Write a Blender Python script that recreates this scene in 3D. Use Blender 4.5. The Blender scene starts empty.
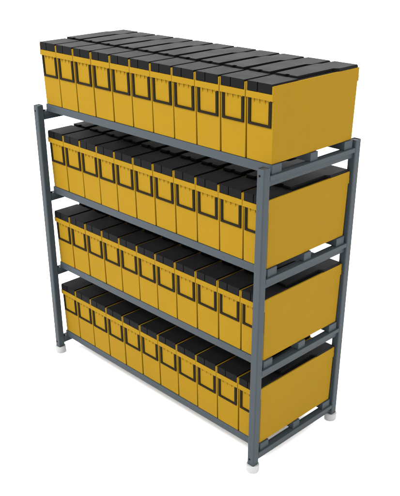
import bpy, bmesh, math
from mathutils import Matrix, Vector

S = 0.16                       # one box pitch in metres; all numbers below are in pitches
scene = bpy.context.scene
COL = scene.collection

# ------------------------------------------------------------------ measures (pitches)
Z0, PITCH_Z = 0.534, 3.199     # underside of the lowest box row, shelf spacing
HB, HL, HS = 1.945, 2.217, 2.165
L = 3.775                      # box length
XL, XR, P = -0.2466, 11.0895, 0.2745
YF, YK = -0.4355, 4.135        # outer front / outer back of the posts
H, ZF = 10.095, -0.178         # post top / post bottom
FLOOR = -0.452

# ------------------------------------------------------------------ materials
def material(name, base, rough=0.5, spec=0.3, metallic=0.0, var=0.06, scale=9.0, bump=0.02, bscale=220.0, coat=0.0):
    m = bpy.data.materials.new(name)
    m.use_nodes = True
    nt = m.node_tree
    b = nt.nodes['Principled BSDF']
    tc = nt.nodes.new('ShaderNodeTexCoord')
    oi = nt.nodes.new('ShaderNodeObjectInfo')
    off = nt.nodes.new('ShaderNodeVectorMath'); off.operation = 'ADD'
    nt.links.new(tc.outputs['Object'], off.inputs[0])
    nt.links.new(oi.outputs['Location'], off.inputs[1])
    n = nt.nodes.new('ShaderNodeTexNoise')
    n.inputs['Scale'].default_value = scale
    n.inputs['Detail'].default_value = 5
    nt.links.new(off.outputs[0], n.inputs['Vector'])
    mix = nt.nodes.new('ShaderNodeMix'); mix.data_type = 'RGBA'
    mix.inputs[6].default_value = (*[c * (1 - var) for c in base], 1)
    mix.inputs[7].default_value = (*[min(1, c * (1 + var)) for c in base], 1)
    nt.links.new(n.outputs['Fac'], mix.inputs[0])
    nt.links.new(mix.outputs[2], b.inputs['Base Color'])
    mr = nt.nodes.new('ShaderNodeMapRange')
    mr.inputs['To Min'].default_value = max(0.05, rough - 0.08)
    mr.inputs['To Max'].default_value = min(1, rough + 0.08)
    nt.links.new(n.outputs['Fac'], mr.inputs['Value'])
    nt.links.new(mr.outputs[0], b.inputs['Roughness'])
    n2 = nt.nodes.new('ShaderNodeTexNoise')
    n2.inputs['Scale'].default_value = bscale
    n2.inputs['Detail'].default_value = 2
    nt.links.new(off.outputs[0], n2.inputs['Vector'])
    bp = nt.nodes.new('ShaderNodeBump')
    bp.inputs['Strength'].default_value = bump
    bp.inputs['Distance'].default_value = 0.002
    nt.links.new(n2.outputs['Fac'], bp.inputs['Height'])
    nt.links.new(bp.outputs[0], b.inputs['Normal'])
    b.inputs['Specular IOR Level'].default_value = spec
    b.inputs['Metallic'].default_value = metallic
    return m

M_YEL = material('yellow_plastic', (0.149, 0.0855, 0.0039), 0.65, 0.03)
M_BLK = material('black_plastic', (0.0034, 0.0034, 0.0036), 0.5, 0.026, var=0.12, bump=0.05)
M_FRM = material('dark_holder_plastic', (0.008, 0.0062, 0.0035), 0.6, 0.02, var=0.1, bump=0.0)
M_STL = material('grey_painted_steel', (0.0212, 0.0275, 0.0318), 0.5, 0.11, var=0.07, scale=5)
M_PLG = material('dark_plug_plastic', (0.02, 0.021, 0.022), 0.5, 0.15)
M_HOL = material('black_bolt', (0.003, 0.003, 0.003), 0.6, 0.03, bump=0.0)
M_FOT = material('white_plastic', (0.225, 0.23, 0.225), 0.5, 0.12, var=0.03)
M_FLR = material('white_floor', (0.93, 0.93, 0.93), 0.9, 0.0, var=0.01, scale=1.0, bump=0.0)

# ------------------------------------------------------------------ mesh helpers (coordinates in pitches)
def box(bm, x0, x1, y0, y1, z0, z1, bev=0.0):
    vs = [bm.verts.new(Vector((x, y, z)) * S) for z in (z0, z1) for x, y in ((x0, y0), (x1, y0), (x1, y1), (x0, y1))]
    fs = [(3, 2, 1, 0), (4, 5, 6, 7), (0, 1, 5, 4), (1, 2, 6, 5), (2, 3, 7, 6), (3, 0, 4, 7)]
    fc = [bm.faces.new([vs[i] for i in f]) for f in fs]
    if bev:
        es = list({e for f in fc for e in f.edges})
        bmesh.ops.bevel(bm, geom=es, offset=bev * S, segments=2, affect='EDGES', profile=0.5)
    return vs

def hexa(bm, pts, bev=0.0):
    vs = [bm.verts.new(Vector(p) * S) for p in pts]
    fs = [(3, 2, 1, 0), (4, 5, 6, 7), (0, 1, 5, 4), (1, 2, 6, 5), (2, 3, 7, 6), (3, 0, 4, 7)]
    fc = [bm.faces.new([vs[i] for i in f]) for f in fs]
    if bev:
        es = list({e for f in fc for e in f.edges})
        bmesh.ops.bevel(bm, geom=es, offset=bev * S, segments=2, affect='EDGES', profile=0.5)

def extrude_xy(bm, pts, z0, z1, bev=0.0):
    lo = [bm.verts.new(Vector((x, y, z0)) * S) for x, y in pts]
    hi = [bm.verts.new(Vector((x, y, z1)) * S) for x, y in pts]
    n = len(pts)
    fc = [bm.faces.new(list(reversed(lo)))]
    top = bm.faces.new(hi); fc.append(top)
    for i in range(n):
        j = (i + 1) % n
        fc.append(bm.faces.new((lo[i], lo[j], hi[j], hi[i])))
    if bev:
        es = list(top.edges)
        bmesh.ops.bevel(bm, geom=es, offset=bev * S, segments=2, affect='EDGES', profile=0.5)

def lathe(bm, prof, cx, cy, n=40):
    rings = []
    for r, z in prof:
        if r == 0:
            rings.append([bm.verts.new(Vector((cx, cy, z)) * S)])
        else:
            rings.append([bm.verts.new(Vector((cx + r * math.cos(2 * math.pi * i / n), cy + r * math.sin(2 * math.pi * i / n), z)) * S) for i in range(n)])
    for a, b in zip(rings, rings[1:]):
        for i in range(n):
            j = (i + 1) % n
            if len(a) == 1:
                bm.faces.new((a[0], b[j], b[i]))
            elif len(b) == 1:
                bm.faces.new((a[i], a[j], b[0]))
            else:
                bm.faces.new((a[i], a[j], b[j], b[i]))

def obj(name, bm, mat, parent=None, smooth=False):
    bmesh.ops.recalc_face_normals(bm, faces=bm.faces)
    me = bpy.data.meshes.new(name)
    bm.to_mesh(me); bm.free()
    me.materials.append(mat)
    if smooth:
        for p in me.polygons:
            p.use_smooth = True
    o = bpy.data.objects.new(name, me)
    COL.objects.link(o)
    o.parent = parent
    return o

def empty(name, loc=(0, 0, 0)):
    o = bpy.data.objects.new(name, None)
    o.empty_display_size = 0.1
    COL.objects.link(o)
    o.location = loc
    return o

def copy_tree(o, parent=None):
    c = o.copy(); COL.objects.link(c); c.parent = parent
    for ch in list(o.children):
        copy_tree(ch, c)
    return c

# ------------------------------------------------------------------ the floor
bm = bmesh.new()
v = [bm.verts.new(p) for p in ((-60, -60, FLOOR * S), (60, -60, FLOOR * S), (60, 60, FLOOR * S), (-60, 60, FLOOR * S))]
bm.faces.new(v)
fl = obj('floor', bm, M_FLR)
fl['kind'] = 'structure'

# ------------------------------------------------------------------ the rack
rack = empty('shelving_rack', (5.42 * S, 1.85 * S, FLOOR * S))
rack['label'] = 'grey steel rack with four shelves, square posts and round white feet'
rack['category'] = 'rack'
RO = Vector((5.42, 1.85, FLOOR))

def rackpart(name, bm, mat, parent=None, smooth=False):
    # vertices are written in scene pitches: move them into the rack's frame
    if parent is None:
        bmesh.ops.translate(bm, verts=bm.verts, vec=-RO * S)
        parent = rack
    else:
        bmesh.ops.translate(bm, verts=bm.verts, vec=-RO * S)
    return obj(name, bm, mat, parent, smooth)

for x0 in (XL, XR - P):
    for y0 in (YF, YK - P):
        x1, y1 = x0 + P, y0 + P
        cx, cy = (x0 + x1) / 2, (y0 + y1) / 2
        bm = bmesh.new()
        # square tube with rounded corners, open at the top
        r, n = 0.04, 4
        ring = []
        for (qx, qy, a0) in ((x1 - r, y1 - r, 0), (x0 + r, y1 - r, 90), (x0 + r, y0 + r, 180), (x1 - r, y0 + r, 270)):
            for k in range(n + 1):
                a = math.radians(a0 + 90 * k / n)
                ring.append((qx + r * math.cos(a), qy + r * math.sin(a)))
        inner = [(cx + (x - cx) * 0.84, cy + (y - cy) * 0.84) for x, y in ring]
        rows = []
        for pts, z in ((ring, ZF), (ring, H - 0.01), ([(cx + (x - cx) * 0.985, cy + (y - cy) * 0.985) for x, y in ring], H), (inner, H), (inner, H - 0.2)):
            rows.append([bm.verts.new(Vector((x, y, z)) * S) for x, y in pts])
        for a, b in zip(rows, rows[1:]):
            for i in range(len(a)):
                j = (i + 1) % len(a)
                bm.faces.new((a[i], a[j], b[j], b[i]))
        post = rackpart('post', bm, M_STL)
        bm = bmesh.new()
        extrude_xy(bm, [(cx + (x - cx) * 0.83, cy + (y - cy) * 0.83) for x, y in ring], H - 0.15, H - 0.02, 0.008)
        rackpart('end_plug', bm, M_PLG, post)
        # white foot: a round cup under the tube
        bm = bmesh.new()
        R = 0.220
        lathe(bm, [(0, FLOOR), (R - 0.05, FLOOR), (R - 0.015, FLOOR + 0.015), (R, FLOOR + 0.05), (R, ZF - 0.0), (R - 0.012, ZF + 0.012), (0, ZF + 0.012)], cx, cy)
        foot = rackpart('foot', bm, M_FOT, post)
        # bolts on the front of the post, near top and bottom
        fy = y0 if y0 < 1 else y1
        for bz in (H - 0.2, ZF + 0.24):
            bm = bmesh.new()
            sgn = -1 if y0 < 1 else 1
            circ = [(0.034 * math.cos(a * math.pi / 8), 0.034 * math.sin(a * math.pi / 8)) for a in range(16)]
            a_ = [bm.verts.new(Vector((cx - 0.03 + u, fy + sgn * 0.008, bz + w)) * S) for u, w in circ]
            b_ = [bm.verts.new(Vector((cx - 0.03 + u, fy - sgn * 0.02, bz + w)) * S) for u, w in circ]
            bm.faces.new(a_)
            for i in range(16):
                j = (i + 1) % 16
                bm.faces.new((a_[i], a_[j], b_[j], b_[i]))
            rackpart('bolt', bm, M_HOL, post)

for k in range(4):
    zb = Z0 + k * PITCH_Z
    for x0 in (XL, XR - P):
        # end beam between the front and the back post: a folded profile, an upstand on the outer edge of a ledge
        bm = bmesh.new()
        ya, yb = YF + P + 0.002, YK - P - 0.002
        xa, xb = x0 + 0.008, x0 + P - 0.008
        ins = 0.075
        prof = [(xa, zb - 0.275), (xb, zb - 0.275), (xb, zb - 0.415), (xb - ins, zb - 0.43), (xb - ins, zb - 0.60),
                (xa + ins, zb - 0.60), (xa + ins, zb - 0.43), (xa, zb - 0.415)]
        fr = [bm.verts.new(Vector((x, ya, z)) * S) for x, z in prof]
        bk = [bm.verts.new(Vector((x, yb, z)) * S) for x, z in prof]
        bm.faces.new(fr); bm.faces.new(bk[::-1])
        for i in range(8):
            j = (i + 1) % 8
            bm.faces.new((fr[i], bk[i], bk[j], fr[j]))
        es = [e for e in bm.edges if abs(e.verts[0].co.y - e.verts[1].co.y) > 0.1]
        bmesh.ops.bevel(bm, geom=es, offset=0.01 * S, segments=2, affect='EDGES', profile=0.5)
        beam = rackpart('end_beam', bm, M_STL)
        bm = bmesh.new()                     # bolt head on the beam beside the front post
        lathe(bm, [(0, zb - 0.285), (0.034, zb - 0.285), (0.034, zb - 0.235), (0.022, zb - 0.22), (0, zb - 0.22)], xb - 0.08, ya + 0.062, 12)
        rackpart('bolt', bm, M_HOL, beam)
    for ya, yb in ((-0.025, 0.40), (1.70, 2.05), (3.36, 3.775)):
        bm = bmesh.new()
        box(bm, 0.0, 11.02, ya, yb, zb - 0.275, zb - 0.008, 0.012)
        rackpart('shelf_rail', bm, M_STL)

# ------------------------------------------------------------------ one storage box
X0, X1 = 0.009, 0.991
TX = 0.022                                   # the side walls lean outwards going up
def wall_y(z):                               # front wall leans outwards too
    return -0.05 * z / HS

tote = empty('storage_box')

bm = bmesh.new()
hexa(bm, [(X0 + TX, 0, 0), (X1 - TX, 0, 0), (X1 - TX, L - 0.01, 0), (X0 + TX, L - 0.01, 0),
          (X0, wall_y(HS), HS), (X1, wall_y(HS), HS), (X1, L + 0.02, HS), (X0, L + 0.02, HS)], 0.012)
for xa, xb in ((X0 + 0.002, X0 + 0.048), (X1 - 0.048, X1 - 0.002)):   # corner posts beside the lid's apron
    box(bm, xa, xb, -0.082, 0.0, HB - 0.05, HS - 0.004, 0.006)
    box(bm, xa, xb, L - 0.05, L + 0.045, HB - 0.05, HS - 0.004, 0.006)
obj('body', bm, M_YEL, tote)

def rim(front):
    bm = bmesh.new()
    z0, z1 = 1.765, HB
    f = (lambda y: y) if front else (lambda y: L - 0.04 - y)
    def bx(xa, xb, ya, yb, za, zb_, bev):
        a, b = sorted((f(ya), f(yb)))
        box(bm, xa, xb, a, b, za, zb_, bev)
    bx(X0, X1, -0.098, -0.02, z0, z1, 0.010)
    for x in (0.27, 0.47, 0.67, 0.86):       # gussets under the rim
        t = 0.022
        w0, w1 = wall_y(z0) + 0.01, wall_y(z0 - 0.16) + 0.01
        pts = [(f(-0.088), z0 + 0.01), (f(w0), z0 + 0.01), (f(w1), z0 - 0.16)]
        a = [bm.verts.new(Vector((x - t, y, z)) * S) for y, z in pts]
        b = [bm.verts.new(Vector((x + t, y, z)) * S) for y, z in pts]
        bm.faces.new(a); bm.faces.new(b[::-1])
        for i in range(3):
            j = (i + 1) % 3
            bm.faces.new((a[i], b[i], b[j], a[j]))
    return obj('handle_rim', bm, M_YEL, tote)
rim(True); rim(False)

def holder(front):
    bm = bmesh.new()
    xa, xb, za, zb_ = 0.085, 0.925, 1.02, 1.775
    w, h = 0.088, 0.070
    f = (lambda y: y) if front else (lambda y: L - 0.01 - y)
    yo = lambda z: wall_y(z) - 0.036
    outer = [(xa, za), (xb, za), (xb, zb_), (xa, zb_)]
    inner = [(xa + w, za + h), (xb - w, za + h), (xb - w, zb_), (xa + w, zb_)]
    U = [(xa, zb_), (xa, za), (xb, za), (xb, zb_), (xb - w, zb_), (xb - w, za + h), (xa + w, za + h), (xa + w, zb_)]
    fr = [bm.verts.new(Vector((x, f(yo(z)), z)) * S) for x, z in U]
    bk = [bm.verts.new(Vector((x, f(wall_y(z) + 0.01), z)) * S) for x, z in U]
    for q in ((0, 1, 6, 7), (1, 2, 5, 6), (2, 3, 4, 5)):
        bm.faces.new([fr[i] for i in q])
        bm.faces.new([bk[i] for i in reversed(q)])
    for i in range(8):
        j = (i + 1) % 8
        bm.faces.new((fr[i], fr[j], bk[j], bk[i]))
    return obj('card_holder', bm, M_FRM, tote)
holder(True); holder(False)

# lid: flat front leaf with a notched apron, a base sheet, and a raised rear leaf with stepped sides
LX0, LX1 = 0.055, 0.947
bm = bmesh.new()
extrude_xy(bm, [(LX0, -0.094), (0.415, -0.094), (0.415, -0.062), (0.45, -0.062), (0.45, -0.094), (LX1, -0.094),
                (LX1, 1.01), (0.60, 1.01), (0.57, 0.97), (0.40, 0.97), (0.37, 1.01), (LX0, 1.01)], HB + 0.012, HL, 0.010)
fl_ = obj('front_lid', bm, M_BLK, tote)
bm = bmesh.new()
extrude_xy(bm, [(LX0, 1.10), (0.38, 1.10), (0.41, 1.19), (0.52, 1.19), (0.55, 1.10), (0.83, 1.10),
                (0.83, 2.72), (LX1 + 0.03, 2.84), (LX1 + 0.03, L - 0.05), (0.14, L - 0.05), (0.14, 3.10), (LX0 - 0.03, 3.0)], HS - 0.03, HL + 0.04, 0.010)
box(bm, LX0 + 0.004, LX1 - 0.004, 0.9, L - 0.06, HS - 0.03, HS + 0.012)
box(bm, 0.10, LX1 - 0.01, L - 0.2, L + 0.05, HB + 0.012, HL - 0.006, 0.01)
obj('rear_lid', bm, M_BLK, tote)

# ------------------------------------------------------------------ 44 boxes
SHELF = ['the bottom shelf', 'the third shelf from top', 'the second shelf from top', 'the top shelf']
ORD = [None, 'leftmost', 'second from the left end', 'third from the left end', 'fourth from the left end', 'fifth from the left end',
       'sixth and middle one', 'fifth from the right end', 'fourth from the right end', 'third from the right end', 'second from the right end', 'rightmost']
for k in range(4):
    for i in range(11):
        o = tote if (k, i) == (0, 0) else copy_tree(tote)
        # set down by hand: hairline differences in how each box stands
        jx = 0.004 * math.sin(12.9 * i + 7.1 * k)
        jy = 0.010 * math.sin(5.3 * i + 3.7 * k + 1.0)
        o.location = Vector((i + jx, jy, Z0 + k * PITCH_Z)) * S
        if i == 10:
            lab = 'yellow tote with black lid, rightmost on %s, long side showing' % SHELF[k]
        else:
            lab = 'yellow tote with black lid, %s %s %s' % (ORD[i + 1], 'on' if i == 0 else 'of', SHELF[k])
        o['label'] = lab
        o['category'] = 'storage box'
        o['group'] = 'yellow totes with black lids standing on the rack'

# ------------------------------------------------------------------ light
w = bpy.data.worlds.new('World'); scene.world = w
w.use_nodes = True
bg = w.node_tree.nodes['Background']
bg.inputs['Color'].default_value = (1, 1, 1, 1)
bg.inputs['Strength'].default_value = 3.0

def area(name, loc, target, size, power, col=(1, 1, 1)):
    ld = bpy.data.lights.new(name, 'AREA')
    ld.shape = 'SQUARE'; ld.size = size; ld.energy = power; ld.color = col
    o = bpy.data.objects.new(name, ld); COL.objects.link(o)
    o.location = loc
    o.rotation_euler = (Vector(target) - Vector(loc)).to_track_quat('-Z', 'Y').to_euler()
    return o
area('front_softbox', (-1.9, -5.4, 7.8), (0.9, 0.3, 0.8), 2.2, 1130)
area('overhead_softbox', (0.7, 1.6, 5.2), (0.85, 0.3, 1.0), 3.4, 60)

# ------------------------------------------------------------------ camera (solved from the photograph's vanishing lines)
rt = Vector((0.68744785, 0.72616376, -0.01008222))
up = Vector((-0.31961693, 0.31498412, 0.89366102))
fw = Vector((-0.65211999, 0.6111229, -0.44862939))
cd = bpy.data.cameras.new('camera')
cam = bpy.data.objects.new('camera', cd); COL.objects.link(cam)
m = Matrix((rt, up, -fw)).transposed().to_4x4()
m.translation = Vector((24.65194, -16.27628, 16.62342)) * S
cam.matrix_world = m
cd.sensor_fit = 'HORIZONTAL'; cd.sensor_width = 36
cd.lens = 36 * 779.06147 / 400
cd.shift_x = (200 - 182.8144) / 400
cd.shift_y = (297.23374 - 248) / 400
cd.clip_start = 0.05; cd.clip_end = 500
scene.camera = cam

scene.view_settings.view_transform = 'Standard'
scene.view_settings.look = 'None'
scene.view_settings.exposure = 0
scene.view_settings.gamma = 1
